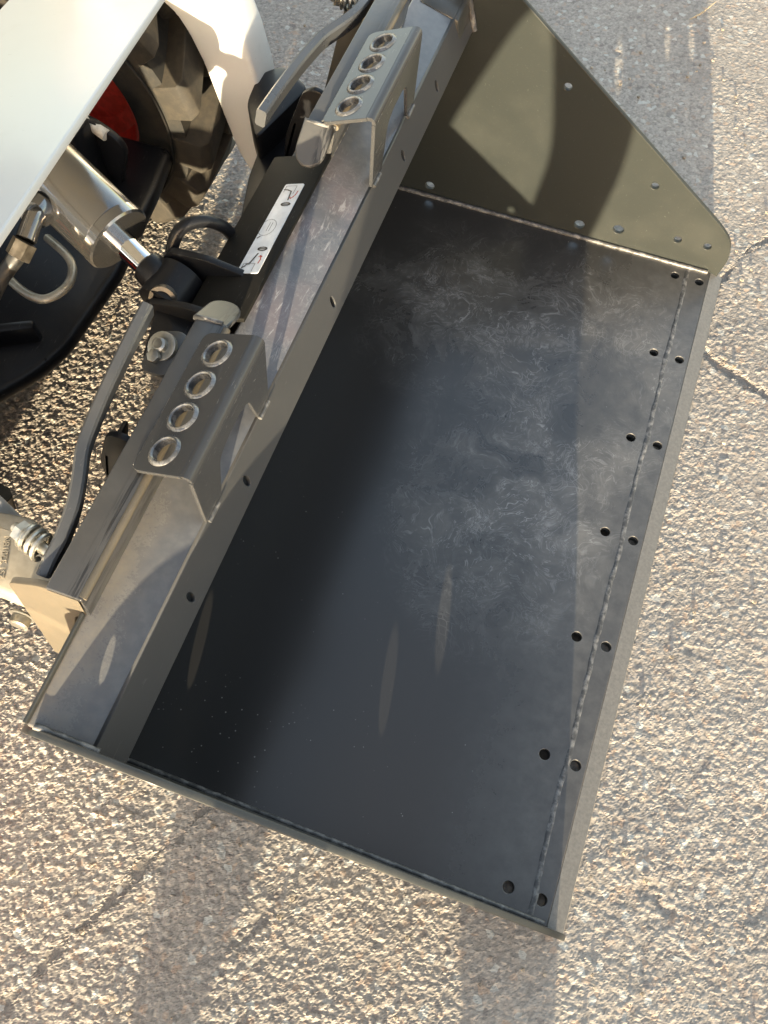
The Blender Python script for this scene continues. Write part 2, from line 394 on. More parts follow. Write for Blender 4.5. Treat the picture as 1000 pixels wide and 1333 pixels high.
# ================================================================== GROUND
def worley(X, Y, cell, seed):
    rs = np.random.RandomState(seed); N = 512
    jx = rs.rand(N, N).astype(np.float32); jy = rs.rand(N, N).astype(np.float32); va = rs.rand(N, N).astype(np.float32)
    ca, sa = math.cos(seed*.9), math.sin(seed*.9)
    gx = (X*ca-Y*sa)/cell; gy = (X*sa+Y*ca)/cell; ix = np.floor(gx).astype(int); iy = np.floor(gy).astype(int)
    best = np.full(X.shape, 9., np.float32); sec = best.copy(); val = np.zeros(X.shape, np.float32)
    for dx in (-1, 0, 1):
        for dy in (-1, 0, 1):
            a = (ix+dx) % N; b = (iy+dy) % N
            d = (ix+dx+jx[a, b]-gx)**2+(iy+dy+jy[a, b]-gy)**2
            m_ = d < best; sec = np.where(m_, best, np.minimum(sec, d)); val = np.where(m_, va[a, b], val); best = np.where(m_, d, best)
    return np.sqrt(best), np.sqrt(sec), val
def vnoise(X, Y, cell, seed):
    rs = np.random.RandomState(seed); N = 256; g_ = rs.rand(N, N).astype(np.float32)
    ca, sa = math.cos(seed*1.3+.4), math.sin(seed*1.3+.4)
    gx = (X*ca-Y*sa)/cell; gy = (X*sa+Y*ca)/cell; ix = np.floor(gx).astype(int); iy = np.floor(gy).astype(int)
    fx = gx-ix; fy = gy-iy; fx = fx*fx*(3-2*fx); fy = fy*fy*(3-2*fy)
    a = g_[ix % N, iy % N]; b = g_[(ix+1) % N, iy % N]; c = g_[ix % N, (iy+1) % N]; d = g_[(ix+1) % N, (iy+1) % N]
    return (a*(1-fx)+b*fx)*(1-fy)+(c*(1-fx)+d*fx)*fy
def polydist(X, Y, pts):
    best = np.full(X.shape, 9., np.float32)
    for (x0, y0), (x1, y1) in zip(pts[:-1], pts[1:]):
        dx, dy = x1-x0, y1-y0; t = np.clip(((X-x0)*dx+(Y-y0)*dy)/(dx*dx+dy*dy), 0, 1)
        best = np.minimum(best, np.hypot(X-x0-t*dx, Y-y0-t*dy))
    return best
def build_ground():
    x0, x1, y0, y1, st = -2.45, .90, -.90, 2.95, .0025
    nx = int((x1-x0)/st)+1; ny = int((y1-y0)/st)+1
    xs = np.linspace(x0, x1, nx, dtype=np.float32); ys = np.linspace(y0, y1, ny, dtype=np.float32)
    X, Y = np.meshgrid(xs, ys, indexing='ij')
    # keep the fine sheet where the yard can be seen: a slanted strip round the view, not under the bucket
    ring_ = [(-2.30, 1.60), (-.80, -.75), (.62, -.30), (.20, 2.75), (-.1, 2.80)]
    ed = np.full(X.shape, 9., np.float32)
    for (ax_, ay_), (bx_, by_) in zip(ring_, ring_[1:]+ring_[:1]):
        dx, dy = bx_-ax_, by_-ay_; ed = np.minimum(ed, ((X-ax_)*-dy+(Y-ay_)*dx)/math.hypot(dx, dy))
    keep = (ed > 0) & ~((X > -.76) & (X < -.03) & (Y > .03) & (Y < 1.36))
    wx = X+.005*(vnoise(X, Y, .016, 1)-.5); wy = Y+.005*(vnoise(X, Y, .016, 2)-.5)
    f1, f2, va = worley(wx, wy, .0100, 3)
    g1, g2, vb = worley(wx+.3, wy+.1, .0050, 4)
    low = vnoise(X, Y, .16, 5)
    rgh = (.66+.42*np.clip((-.70-X)/.3, 0, 1))*np.clip(1.0+.5*(vnoise(X, Y, .35, 21)-.5)-.45*np.clip((Y-1.2)/.5, 0, 1), .45, 1.3)      # some patches worn smoother
    crumb = np.random.RandomState(31).rand(*X.shape).astype(np.float32)
    h = np.clip(1-(f1/.70)**2, 0, 1)*(.0001+.0026*va**2)*rgh
    h += np.clip(1-(g1/.70)**2, 0, 1)*(.0002+.0016*vb**2)*rgh
    h += .0011*(vnoise(X, Y, .010, 6)-.5)*rgh+.0014*(vnoise(X, Y, .05, 16)-.5)+.0014*(low-.5)+.00075*(crumb-.5)*rgh
    tone = .66+.22*(va-.5)+.34*(vb-.5)+.26*(crumb-.5)+.16*(vnoise(X, Y, .3, 8)-.5)-.22*np.clip((f1-.45)/.4, 0, 1)
    # cracks
    wob = .010*(vnoise(X, Y, .05, 9)-.5)
    for pts, w, dep in (([(-.84, -.60), (-.775, -.444), (-.596, -.073), (-.52, .085)], .0085, .0016),
                        ([(-.02, 1.24), (.047, 1.211), (.105, 1.178), (.205, 1.14), (.5, 1.05)], .012, .005),
                        ([(.02, 1.38), (.05, 1.433), (.096, 1.537), (.134, 1.589), (.3, 1.75)], .009, .005)):
        d = polydist(X+wob, Y-wob, pts)+.018*(vnoise(X, Y, .014, 10)-.5)+.012*(vnoise(X, Y, .05, 11)-.5)+.006*(crumb-.5)
        k = np.clip(1-d/(w*1.3), 0, 1); k = k*k*(3-2*k)
        h = h*(1-.6*k)-dep*k; tone = tone*(1-.52*k)
    # worn dips where stones broke out
    pit = np.clip((vnoise(X, Y, .06, 12)+.4*vnoise(X, Y, .02, 13)-1.12)/.12, 0, 1); h -= .002*pit; tone *= 1-.2*pit
    fade = np.clip(ed/.12, 0, 1)
    Z = GZ+h*fade-.0042-.004*(1-fade)
    co = np.stack([X, Y, Z], -1).reshape(-1, 3).astype(np.float32)
    idx = np.arange(nx*ny).reshape(nx, ny)
    q = np.stack([idx[:-1, :-1], idx[1:, :-1], idx[1:, 1:], idx[:-1, 1:]], -1).reshape(-1, 4).astype(np.int32)
    q = q[keep[:-1, :-1].reshape(-1)]; used = np.zeros(nx*ny, bool); used[q.ravel()] = True; remap = np.cumsum(used)-1; q = remap[q].astype(np.int32); co = co[used]; tone = tone.reshape(-1)[used]
    me = bpy.data.meshes.new('ground_surface'); me.vertices.add(len(co)); me.vertices.foreach_set('co', co.ravel())
    me.loops.add(q.size); me.loops.foreach_set('vertex_index', q.ravel())
    me.polygons.add(len(q)); me.polygons.foreach_set('loop_start', np.arange(0, q.size, 4, dtype=np.int32)); me.polygons.foreach_set('loop_total', np.full(len(q), 4, np.int32))
    me.polygons.foreach_set('use_smooth', np.zeros(len(q), bool))
    me.update(); me.validate()
    at = me.attributes.new('tone', 'FLOAT', 'POINT'); at.data.foreach_set('value', tone.reshape(-1).astype(np.float32))
    t = NT('worn_asphalt'); tn = t.attr('tone').outputs['Fac']
    big = t.ramp(t.noise(1.6, 4), .3, .7); sp = t.noise(420, 3, .6)
    c = t.mix(t.ramp(tn, .3, 1.1, 0., 1., False), (.150, .135, .119), (.50, .447, .388))
    c = t.mix(t.math('MULTIPLY', big, .25), c, (.33, .294, .255))
    vc = t.voro(95, 'F1', 'Color'); sc_ = t.n.new('ShaderNodeSeparateColor'); t.link(vc, sc_.inputs[0])
    c = t.mix(t.math('MULTIPLY', t.ramp(sc_.outputs[0], .93, .96), .45), c, (.44, .29, .19))
    c = t.mix(t.math('MULTIPLY', t.ramp(sc_.outputs[1], .92, .96), .45), c, (.12, .095, .09))
    c = t.mix(t.math('MULTIPLY', t.ramp(sc_.outputs[2], .95, .98), .5), c, (.62, .63, .58))
    c = t.mix(t.math('MULTIPLY', t.ramp(t.noise(3.2, 5, .6), .56, .72), .35), c, (.23, .205, .18))
    c = t.mix(t.ramp(sp, .3, .75, 0., .30), c, (.49, .44, .385))
    t.bump(t.noise(700, 3, .65), .3, .0008)
    M['ground'] = t.set(c, .82, 0., .35)
    o = addmesh('ground', me, M['ground']); tag(o, None, None, kind='structure')
    # the yard going on to the horizon
    t = NT('distant_asphalt')
    c = t.mix(t.ramp(t.voro(70), .0, .6), (.36, .32, .27), (.22, .195, .165)); t.bump(t.voro(70), .6, .006)
    t.set(c, .85, 0., .3)
    B = 600; a = [(-B, -B), (B, -B), (B, B), (-B, B)]
    z = GZ-.0165
    o = newobj('ground', [(p[0], p[1], z) for p in a], [(0, 1, 2, 3)], t.m); tag(o, None, None, kind='structure')
build_ground()

# ================================================================== BUCKET
bucket = thing('loader_bucket', (-.35, YC, GZ), 'charcoal painted steel loader bucket lying flat with its cutting edge forward', 'bucket')
holesF = [(0., k*.23) for k in range(7)]; holesR = [(-.0571, k*.23) for k in range(7)]
# floor plate and cutting edge, real bolt holes
me = plate_mesh([(-.80, YN), (.019, YN), (.019, YW), (-.80, YW)], [circle(x, y, .0098) for x, y in holesF+holesR], .010, .0008)
for v in me.vertices: v.co.z -= .005
fl = addmesh('floor_plate', me, M['floor'], bucket)
me = plate_mesh([(-.10, YN), (.019, YN), (.019, YW), (-.10, YW)], [circle(x, y, .0098) for x, y in holesF+holesR], .010, .0008)
for v in me.vertices: v.co.z -= .0155
addmesh('wear_strip', me, M['paint'], bucket)
b = MB(); b.prism([(.0195, -.0005), (XE, -.0105), (XE, -.0165), (.0195, -.0205)], YN-.006, YW+.006, 'y', .0008, 1); b.build('cutting_edge', M['edge'], bucket)
# side plates
def side_outline():
    o = [(.036, -.012), (.042, .05), (.030, .100), (-.004, .135), (-.545, .541), (-.635, .546), (-.708, .529), (-.735, .49), (-.865, .09), (-.82, -.012)]
    return rounded(o, [0, .02, .03, .03, .02, .03, .02, .02, .03, 0], 6)
sh = [circle(-.405, .375, .0085), circle(-.174, .197, .0085), circle(-.304, .036, .0125), circle(-.215, .053, .0125), circle(-.082, .070, .0090), circle(-.015, .073, .0090), circle(-.674, .030, .0115), circle(-.643, .5305, .0058)]
for y in (YN-.005, YW+.005):
    me = plate_mesh(side_outline(), sh, .010, .0012)
    for v in me.vertices: v.co = Vector((v.co.x, y-v.co.z*(1 if y < 0 else -1), v.co.y))
    if y < 0:
        me.flip_normals()
        for v in me.vertices: v.co.y -= .024*max(0, v.co.z)      # the near plate leans out a little
    addmesh('side_plate', me, M['paint'] if y < 0 else M['side'], bucket)
# back sheet
prof = [(-.765, -.004), (-.79, .001), (-.82, .016), (-.84, .042), (-.843, .075), (-.80, .16), (-.722, .44), (-.709, .49)]
vs = []; fs = []
for (x, z) in prof: vs += [(x, YN, z), (x, YW, z)]
for (x, z) in prof: vs += [(x-.008, YN, z-.003), (x-.008, YW, z-.003)]
k = len(prof)
for i in range(k-1): fs += [(2*i, 2*i+1, 2*i+3, 2*i+2), (2*k+2*i, 2*k+2*i+2, 2*k+2*i+3, 2*k+2*i+1)]
newobj('back_plate', vs, fs, M['paint'], bucket, angle=.5)
# top beam: folded box section
AX, AZ = -.6088, .447; BX, BZ = -.629, .507; CX, CZ = -.7125, .532
b = MB(); b.prism([(BX, BZ), (CX, CZ), (-.735, .45), (-.655, .447)], YN-.0135, YW, 'y', .004, 3); b.build('top_beam', M['beam'], bucket, angle=.7)
b = MB(); b.prism([(-.7115, .527), (-.7105, .540), (-.7145, .5405), (-.7160, .527)], YN-.012, .094, 'y', .0008, 1); b.build('beam_flange', M['paint'], bucket)
sl = []
for y in (YC-.5175, YC-.3343, YC, YC+.3343, YC+.5175): sl.append(circle(y, .028, .0055, 20, 1., 2.0))
L = math.hypot(AX-BX, AZ-BZ)+.004; me = plate_mesh([(YN-.013, 0), (YW, 0), (YW, L), (YN-.0145, L)], sl, .008, .001)
dz = Vector((BX-AX, 0, BZ-AZ)).normalized(); nrm = Vector((0, 1, 0)).cross(dz); nrm = nrm if nrm.x > 0 else -nrm
for v in me.vertices: v.co = Vector((AX, v.co.x, AZ))+dz*v.co.y+nrm*(v.co.z-.004)
addmesh('front_strip', me, M['paint_dusty'], bucket)
# end gusset on the far side
b = MB(); b.prism([(BX+.006, BZ+.001), (-.70, .530), (-.615, .46)], YW-.075, YW-.0005, 'y', .003, 2); b.build('corner_gusset', M['paint'], bucket)
# welds
weld([(-.79, YW-.004, .003), (.018, YW-.004, .003)], .0055, 'weld_bead', bucket, seedv=1)
weld([(-.79, YN+.003, .003), (.018, YN+.003, .003)], .0048, 'weld_bead', bucket, seedv=2)
def bead(path, w, h, name, parent, seedv):
    """low flat run of weld on a level sheet"""
    rnd = random.Random(seedv); P = [Vector(p) for p in path]; n = int((P[-1]-P[0]).length/.004); d = (P[-1]-P[0]).normalized(); sd_ = d.cross(Vector((0, 0, 1)))
    ph = [rnd.uniform(0, 6) for _ in range(6)]; vs = []; fs = []
    for i in range(n+1):
        t = i/n; c = P[0].lerp(P[-1], t); L_ = t*(P[-1]-P[0]).length
        off = .0010*math.sin(L_*19+ph[0])+.0007*math.sin(L_*47+ph[1]); wl_ = w*(1+.18*math.sin(L_*31+ph[2])+.12*math.sin(L_*140+ph[3])); wr_ = w*(1+.18*math.sin(L_*27+ph[4])+.12*math.sin(L_*155+ph[5]))
        hh = h*(1+.15*math.sin(L_*60+ph[3]))
        for o_, z_ in ((-wl_, -.0004), (-wl_*.72, hh*.55), (-wl_*.2, hh), (wr_*.25, hh*.85), (wr_*.75, hh*.5), (wr_, -.0004)): vs.append(c+sd_*(o_+off)+Vector((0, 0, z_)))
    for i in range(n):
        for j in range(5): fs.append((6*i+j, 6*i+j+1, 6*i+7+j, 6*i+6+j))
    return newobj(name, vs, fs, M['weld'], parent, smooth=True)
bead([(-.0135, YN+.004, 0), (-.0315, YW-.004, 0)], .0052, .0013, 'weld_bead', bucket, 4)
weld([(BX+.004, YN-.011, BZ+.002), (CX+.004, YN-.011, CZ+.001)], .0045, 'weld_bead', bucket, seedv=5)
weld([(AX+.002, YW-.004, AZ), (BX+.006, YW-.004, BZ), (BX+.004, YW-.004, BZ+.02)], .006, 'weld_bead', bucket, seedv=6)
weld([(-.712, .11, .534), (-.709, .50, .534)], .0055, 'weld_bead', bucket, seedv=7, wob=.35, mat=M['tan'])
weld([(-.710, .875, .534), (-.710, 1.28, .534)], .0055, 'weld_bead', bucket, seedv=8, wob=.35)

# mounting flange pockets (two), each: lip with folded front wall, end plate, drooping end tab
def mount(y_end, y_in, sgn):
    """y_end = outer end, y_in = inner end; sgn +1 for the near one"""
    lo, hi = min(y_end, y_in), max(y_end, y_in)
    b = MB()
    b.prism([(-.741, .594), (-.738, .605), (-.690, .606), (-.707, .524), (-.715, .526), (-.700, .596)], lo, hi, 'y', .0022, 3)
    lip = b.build('mounting_lip', M['lip'], bucket, angle=.7)
    b = MB(); b.tube([(-.6925, lo+.004, .6015), (-.6925, hi-.004, .6015)], .0056, 12); b.build('lip_fold', M['tan'], lip, angle=1)
    b = MB()
    pl = [(-.690, .604), (-.748, .600), (-.815, .548), (-.965, .012), (-.93, .012), (-.745, .48), (-.710, .525)]
    a0 = y_end; a1 = y_end+.010*sgn
    b.prism(rounded(pl, [.012, .02, .02, .01, 0, 0, 0], 4), min(a0, a1), max(a0, a1), 'y', .0018, 2)
    b.build('mount_end_plate', M['tan'], bucket, angle=.6)
    # drooping tab
    d = Vector((-.05, .86*sgn, -.48)).normalized(); s_ = Vector((1, .0, -.08)).normalized(); n_ = d.cross(s_).normalized()
    me = plate_mesh([(-.026, -.004), (.024, -.004)]+[(.024*math.cos(a)-.001, .040+.026*math.sin(a)) for a in [i*PI/12 for i in range(13)]], [], .009, .0025)
    o = Vector((-.716, y_in, .602))
    for v in me.vertices: v.co = o+s_*v.co.x+d*v.co.y+n_*v.co.z
    addmesh('end_tab', me, M['lip'], bucket, smooth=False)
    weld([(-.738, y_in+.001*sgn, .605), (-.694, y_in+.001*sgn, .606)], .0032, 'weld_bead', bucket, seedv=int(abs(y_in)*100))
mount(.095, .508, 1); mount(1.285, .905, -1)

# steps with four flanged holes each
def step(y0, y1, seedv):
    F = Vector((-.6247, 0, .646)); Rr = Vector((-.7105, 0, .6115)); up = (F-Rr); Ls = up.length; e = up.normalized(); nn = Vector((-e.z, 0, e.x))
    W = y1-y0; hs = []; hy = [y0+W*(.5+(i-1.5)*.232) for i in range(4)]; hc = Ls*.40
    for y in hy: hs.append(circle(hc, y, .0168, 24))
    rb = .012; t = .006
    me = plate_mesh(rounded([(0, y0), (Ls-rb, y0), (Ls-rb, y1), (0, y1)], [.014, 0, 0, .014], 6), hs, t, .0012)
    b = MB(); b.addme(me, lambda c: Rr+e*c.x+Vector((0, c.y, 0))+nn*c.z)
    # rounded fold
    ft = Vector((-.631, 0, .512)); g = (ft-F).normalized(); p0 = F-e*rb; p1 = F+g*rb; gn = Vector((-g.z, 0, g.x)); gn = gn if gn.x > 0 else -gn
    rows = []
    for i in range(9):
        u = i/8; c = p0*(1-u)**2+F*2*u*(1-u)+p1*u*u; n_ = (nn*(1-u)+gn*u).normalized(); rows.append((c+n_*t/2, c-n_*t/2))
    vs = []; fs = []
    for a, c in rows: vs += [a+Vector((0, y0+.0012, 0)), a+Vector((0, y1-.0012, 0)), c+Vector((0, y1-.0012, 0)), c+Vector((0, y0+.0012, 0))]
    for i in range(8):
        for j in range(4): fs.append((4*i+j, 4*i+(j+1) % 4, 4*i+4+(j+1) % 4, 4*i+4+j))
    b.add(vs, fs)
    # leg sheet with a cut-out
    Lg = (ft-F).length
    out = [(rb, y0), (rb, y1), (Lg, y1-.012), (Lg, y1-.046), (.060, y1-.064), (.050, y1-.085), (.050, y0+.085), (.060, y0+.064), (Lg, y0+.046), (Lg, y0)]
    me = plate_mesh(rounded(out, [0, 0, .006, .004, .012, .012, .012, .012, .004, .004], 5), [], t, .001)
    b.addme(me, lambda c: F+g*c.x+Vector((0, c.y, 0))+gn*c.z)
    st = b.build('step', M['step'], bucket, angle=.5, fixn=True)
    for y in hy:
        r = MB(); o = Rr+e*hc+Vector((0, y, 0))
        r.lathe([(-.006, .0162), (.0040, .0162), (.0060, .0180), (.0058, .0200), (.0032, .0232), (-.001, .0242), (-.004, .019)], o, nn, 28, True)
        r.build('tread_ring', M['ring'], st, angle=.7)
    for yy in (y0+.022, y1-.028):
        weld([(ft.x+.004, yy-.018, ft.z+.001), (ft.x+.004, yy+.018, ft.z+.001)], .0035, 'weld_bead', bucket, seedv=seedv+int(yy*99))
    weld([(Rr.x-.001, y0+.010, .6075), (Rr.x-.001, y1-.010, .6075)], .003, 'weld_bead', bucket, seedv=seedv+5)
M['step'] = paint('step_paint', base=(.042, .043, .045), rough=.15, dust=.25, dustc=(.13, .125, .115), scratch=1.8, spec=.45)
M['ring'] = simple('worn_ring_steel', (.15, .15, .152), .26, .45, nz=.3, sc=90)
step(YC-.4261, YC-.2073, 20); step(YC+.2073, YC+.4261, 40)

# ================================================================== LOADER
loader = thing('skid_steer_loader', (-1.3, YC, GZ), 'white and black skid steer loader coupled behind the bucket', 'loader')
# lift arms: closed white legs that come down to the coupler
armb = [(-1.50, .90), (-1.128, .550), (-1.101, .528), (-1.083, .496), (-1.064, .439), (-1.044, .333), (-1.025, .243), (-1.001, .193), (-.985, .150)]
armf = [(-.935, .150), (-.938, .19), (-.948, .267), (-.950, .342), (-.954, .427), (-.966, .503), (-.988, .583), (-1.17, .90)]
def arm(y0, y1, mat, label=None):
    b = MB(); b.prism(armb+armf, y0, y1, 'y', .010, 3)
    o = b.build('lift_arm', mat, loader, angle=.5)
    if label: o['label'] = label
    return o
farm = arm(1.15, 1.232, M['white_worn']); narm = arm(.148, .23, M['white_worn'])
# cross member: tilted white plate with folded rim above the cylinder
P1 = Vector((-.931, .874, .77)); P2 = Vector((-.823, .3594, .88)); P3 = Vector((-1.175, .841, .72))
ey = (P2-P1).normalized(); ex = (P3-P1); ex = (ex-ey*ex.dot(ey)); wX = ex.length+.012; ex.normalize(); en = ey.cross(ex); en = en if en.z > 0 else -en
me = plate_mesh(rounded([(-.30, 0), (.74, 0), (.74, wX), (-.30, wX)], .03, 5), [], .010, .003)
b = MB(); b.addme(me, lambda c: P1+ey*c.x+ex*c.y+en*(c.z-.005))
b.box(P1+ey*.22+ex*(wX-.03)-en*.065, (1.0, .012, .11), Matrix((ey, ex, en)).transposed(), .003)
b.build('cross_member', M['white'], loader, angle=.5)
# chassis front, black
b = MB()
pts = [(-2.6, .30), (-1.19, .36), (-1.105, .50), (-1.085, .56), (-1.075, .74), (-1.10, .95), (-1.12, 1.06), (-2.6, 1.06)]
b.prism(rounded(pts, [0, .03, .03, .02, .02, .02, .02, 0], 4), .268, .305, 'z', .014, 3)
b.prism([(-2.6, .42), (-1.34, .42), (-1.30, .52), (-1.30, .98), (-2.6, .98)], .10, .27, 'z', .01, 2)
b.prism([(-2.6, .36), (-1.62, .36), (-1.62, 1.02), (-2.6, 1.02)], .30, .95, 'z', .03, 2)
b.build('chassis', M['black'], loader, angle=.6)
b = MB(); b.prism(rounded([(-1.36, .16), (-1.205, .16), (-1.170, .305), (-1.135, .385), (-1.148, .415), (-1.190, .440), (-1.36, .450)], [0, .01, .02, .02, .02, .02, 0], 5), .94, .956, 'y', .003, 2)
b.box((-1.265, .912, .375), (.15, .055, .15), None, .006)
br = b.build('chassis_bracket', M['black'], loader, angle=.6)
weld([(-1.205, .936, .412), (-1.262, .936, .29)], .008, 'weld_bead', loader, seedv=61)
b = MB(); b.tube([(-1.21, .95, .432), (-1.188, .945, .425), (-1.165, .940, .418)], .011, 12); b.build('marker_light', M['plastic_white'], loader)
b = MB(); b.tube([(-1.25, .95, .43), (-1.235, .945, .45), (-1.22, .95, .442), (-1.205, .945, .44)], .0025, 6); b.build('yellow_wire', M['wire'], loader)

b = MB(); b.prism(rounded([(-2.6, .95), (-1.50, .95), (-1.46, 1.0), (-1.62, 1.98), (-1.70, 2.05), (-2.6, 2.05)], [0, .03, .03, .06, .06, 0], 4), .34, 1.04, 'y', .02, 2); cab = b.build('cab', M['white'], loader, angle=.6)  # cab out of view, added to block sky light over the cross member
b = MB(); b.prism([(-1.472, 1.10), (-1.600, 1.90), (-1.61, 1.90), (-1.482, 1.10)], .42, .96, 'y', .003, 1)
for v in b.v: v.x += .006
b.build('front_window', simple('dark_cab_glass', (.01, .012, .012), .06), cab)
# tilt cylinder
E0 = Vector((-.848, .606, .50)); E1 = Vector((-1.125, .712, .585)); ax = (E1-E0).normalized(); Lb = (Vector((-.950, .642, .531))-E0).length
b = MB(); b.lathe([(Lb, .030), (Lb, .0540), (Lb+.003, .0570), (Lb+.018, .0570), (Lb+.0195, .0555), (Lb+.021, .0560), (Lb+.42, .0560), (Lb+.42, .03)], E0, ax, 40)
cyl = b.build('tilt_cylinder', M['barrel'], loader, angle=.5)
b = MB(); b.lathe([(.040, .0195), (Lb+.004, .0195)], E0, ax, 28); b.build('rod', M['chrome'], cyl)
b = MB(); b.lathe([(.018, .024), (.030, .0290), (.054, .0265), (.058, .021)], E0, ax, 24); b.build('rod_end', M['black'], cyl)
b = MB(); b.lathe([(-.034, .034), (-.032, .0390), (.030, .0390), (.032, .034)], E0, (0.15, 1, .1), 30); b.build('rod_eye', M['black'], cyl)
pa = Vector((.22, -1, .55)).normalized()
b = MB(); b.lathe([(.020, .010), (.020, .0215), (.036, .0215), (.037, .0150), (.030, .0135), (.030, .004), (.035, .003)], E0+Vector((0, -.006, .006)), pa, 24); b.build('pivot_pin', M['brass'], cyl)
# port fitting on the barrel, elbow and hex nut
q0 = Vector((-1.058, .640, .567)); q1 = Vector((-1.046, .596, .590)); q2 = Vector((-1.044, .563, .580)); q3 = Vector((-1.050, .543, .568)); q4 = Vector((-1.075, .515, .54))
b = MB(); b.lathe([(0, .026), (.010, .024), (.020, .019)], q0+Vector((0, -.02, .012)), (q1-q0), 20); b.tube([q0, q0.lerp(q1, .6), q1, q1.lerp(q2, .5), q2], .0145, 14); b.build('port_fitting', M['barrel'], cyl)
b = MB(); b.lathe([(0, .014), (.001, .018), (.026, .018), (.027, .014)], q2.lerp(q3, .1), (q3-q2), 6); b.build('hex_nut', M['brass'], cyl, angle=.4)
b = MB(); b.tube([q3, q4, q4+Vector((-.05, -.05, -.08)), q4+Vector((-.2, -.05, -.1))], .012, 12); b.build('hose', M['rubber'], cyl)
b = MB(); b.tube([(-1.14, .655, .60), (-1.175, .640, .58), (-1.20, .60, .56), (-1.25, .58, .52), (-1.35, .6, .5)], .011, 12); b.build('hose', M['rubber'], cyl)
# steel guard loop
lp = [(-1.26, .63, .40), (-1.185, .597, .42), (-1.125, .572, .42), (-1.09, .568, .42), (-1.072, .582, .42), (-1.063, .605, .42), (-1.066, .630, .42), (-1.082, .655, .42), (-1.115, .676, .415), (-1.16, .70, .40)]
def smoothpath(p, k=6):
    p = [Vector(q) for q in p]; out = []
    for i in range(len(p)-1):
        a = p[max(i-1, 0)]; b_ = p[i]; c = p[i+1]; d = p[min(i+2, len(p)-1)]
        for j in range(k):
            t = j/k; out.append(.5*((2*b_)+(c-a)*t+(2*a-5*b_+4*c-d)*t*t+(3*b_-a-3*c+d)*t**3))
    out.append(p[-1]); return out
b = MB(); b.tube(smoothpath(lp), .0075, 12); b.build('guard_loop', M['galv'], loader)
b = MB(); b.box((-1.19, .53, .32), (.13, .02, .05), Matrix.Rotation(.5, 3, 'Z'), .006); b.build('chassis_lug', M['black'], loader)

# coupler (quick attach) behind the mounting lips
b = MB(); b.prism([(-.700, .5537), (-.803, .5148), (-.803, .5048), (-.700, .5437)], .560, .905, 'y', .002, 2)
coup = b.build('coupler_frame', M['black_dull'], loader, angle=.6)
b = MB(); b.prism([(-.735, .52), (-.775, .52), (-.875, .20), (-.835, .20)], .115, 1.265, 'y', .006, 2); b.build('coupler_plate', M['black'], coup)
# pivot bracket plates and cross plate in front of the rod eye
b = MB(); b.prism(rounded([(-.735, .54), (-.80, .55), (-.862, .545), (-.885, .51), (-.865, .46), (-.78, .40), (-.74, .48)], .012, 4), .640, .652, 'y', .002, 2)
b.prism(rounded([(-.735, .54), (-.80, .54), (-.862, .525), (-.885, .49), (-.865, .45), (-.78, .40), (-.74, .48)], .012, 4), .556, .568, 'y', .002, 2)
b.build('pivot_bracket', M['black'], coup, angle=.6)
# handle loop
hp = [(-.80, .742, .465), (-.803, .735, .50), (-.812, .722, .535), (-.832, .704, .556), (-.855, .680, .556), (-.868, .662, .53), (-.866, .650, .50), (-.855, .645, .48)]
b = MB(); b.tube(smoothpath(hp), .0098, 14); b.build('handle', M['black'], coup)
# diagonal braces to the far pivot
b = MB(); b.prism(rounded([(-.755, .74), (-.775, .70), (-.84, .74), (-.905, .98), (-.93, 1.16), (-.86, 1.20), (-.80, 1.0), (-.765, .85)], .012, 4), .36, .372, 'z', .002, 2)
b.prism(rounded([(-.90, 1.02), (-.955, 1.10), (-.965, 1.18), (-.93, 1.22), (-.86, 1.18)], .02, 4), .345, .425, 'z', .004, 2)
b.build('brace', M['black'], coup, angle=.6)
# tabs that rise behind the lips
for (y0, y1) in ((.315, .375), (1.005, 1.065)):
    b = MB(); b.prism(rounded([(-.74, .36), (-.74, .56), (-.765, .577), (-.79, .565), (-.83, .47), (-.85, .36)], [.0, .01, .012, .012, .01, 0], 4), y0, y0+.010, 'y', .002, 2)
    b.prism([(-.805, .50), (-.83, .42), (-.838, .42), (-.813, .50)], y0, y1, 'y', .002, 1)
    b.build('wedge_guide', M['black'], coup, angle=.6)
# decal printed with pictograms
Dn = Vector((-.127, 0, -.048)).normalized(); Do = Vector((-.712, 0, .5491)); Nn = Vector((.048, 0, -.127)).normalized(); Nn = Nn if Nn.z > 0 else -Nn
def dpt(y, s, off):
    if off > .0015: y = .646+(y-.648)*.863; s = .004+s*1.15
    return Do+Dn*s+Vector((0, y, 0))+Nn*off
me = plate_mesh(rounded([(.646, .004), (.836, .006), (.836, .042), (.646, .044)], .004, 3), [], .0012, .0003)
b = MB(); b.addme(me, lambda c: dpt(c.x, c.y, c.z+.0008)); dec = b.build('decal', M['decal'], coup)
def ink(name, lines, mat, w=.0012):
    b = MB()
    for ln in lines:
        for (a, c) in zip(ln[:-1], ln[1:]):
            d = Vector((c[0]-a[0], c[1]-a[1])); 
            if d.length < 1e-6: continue
            n = Vector((-d.y, d.x)).normalized()*w/2; d = d.normalized()*w*.4
            q = [(a[0]+n.x-d.x, a[1]+n.y-d.y), (c[0]+n.x+d.x, c[1]+n.y+d.y), (c[0]-n.x+d.x, c[1]-n.y+d.y), (a[0]-n.x-d.x, a[1]-n.y-d.y)]
            b.add([dpt(y, s, .0018) for y, s in q], [(0, 1, 2, 3)])
    o = b.build(name, mat, dec, angle=None, fixn=False); o['kind'] = 'stuff'; return o
def ring(cy, cs, ry, rs, n=16): return [(cy+ry*math.cos(2*PI*i/n), cs+rs*math.sin(2*PI*i/n)) for i in range(n+1)]
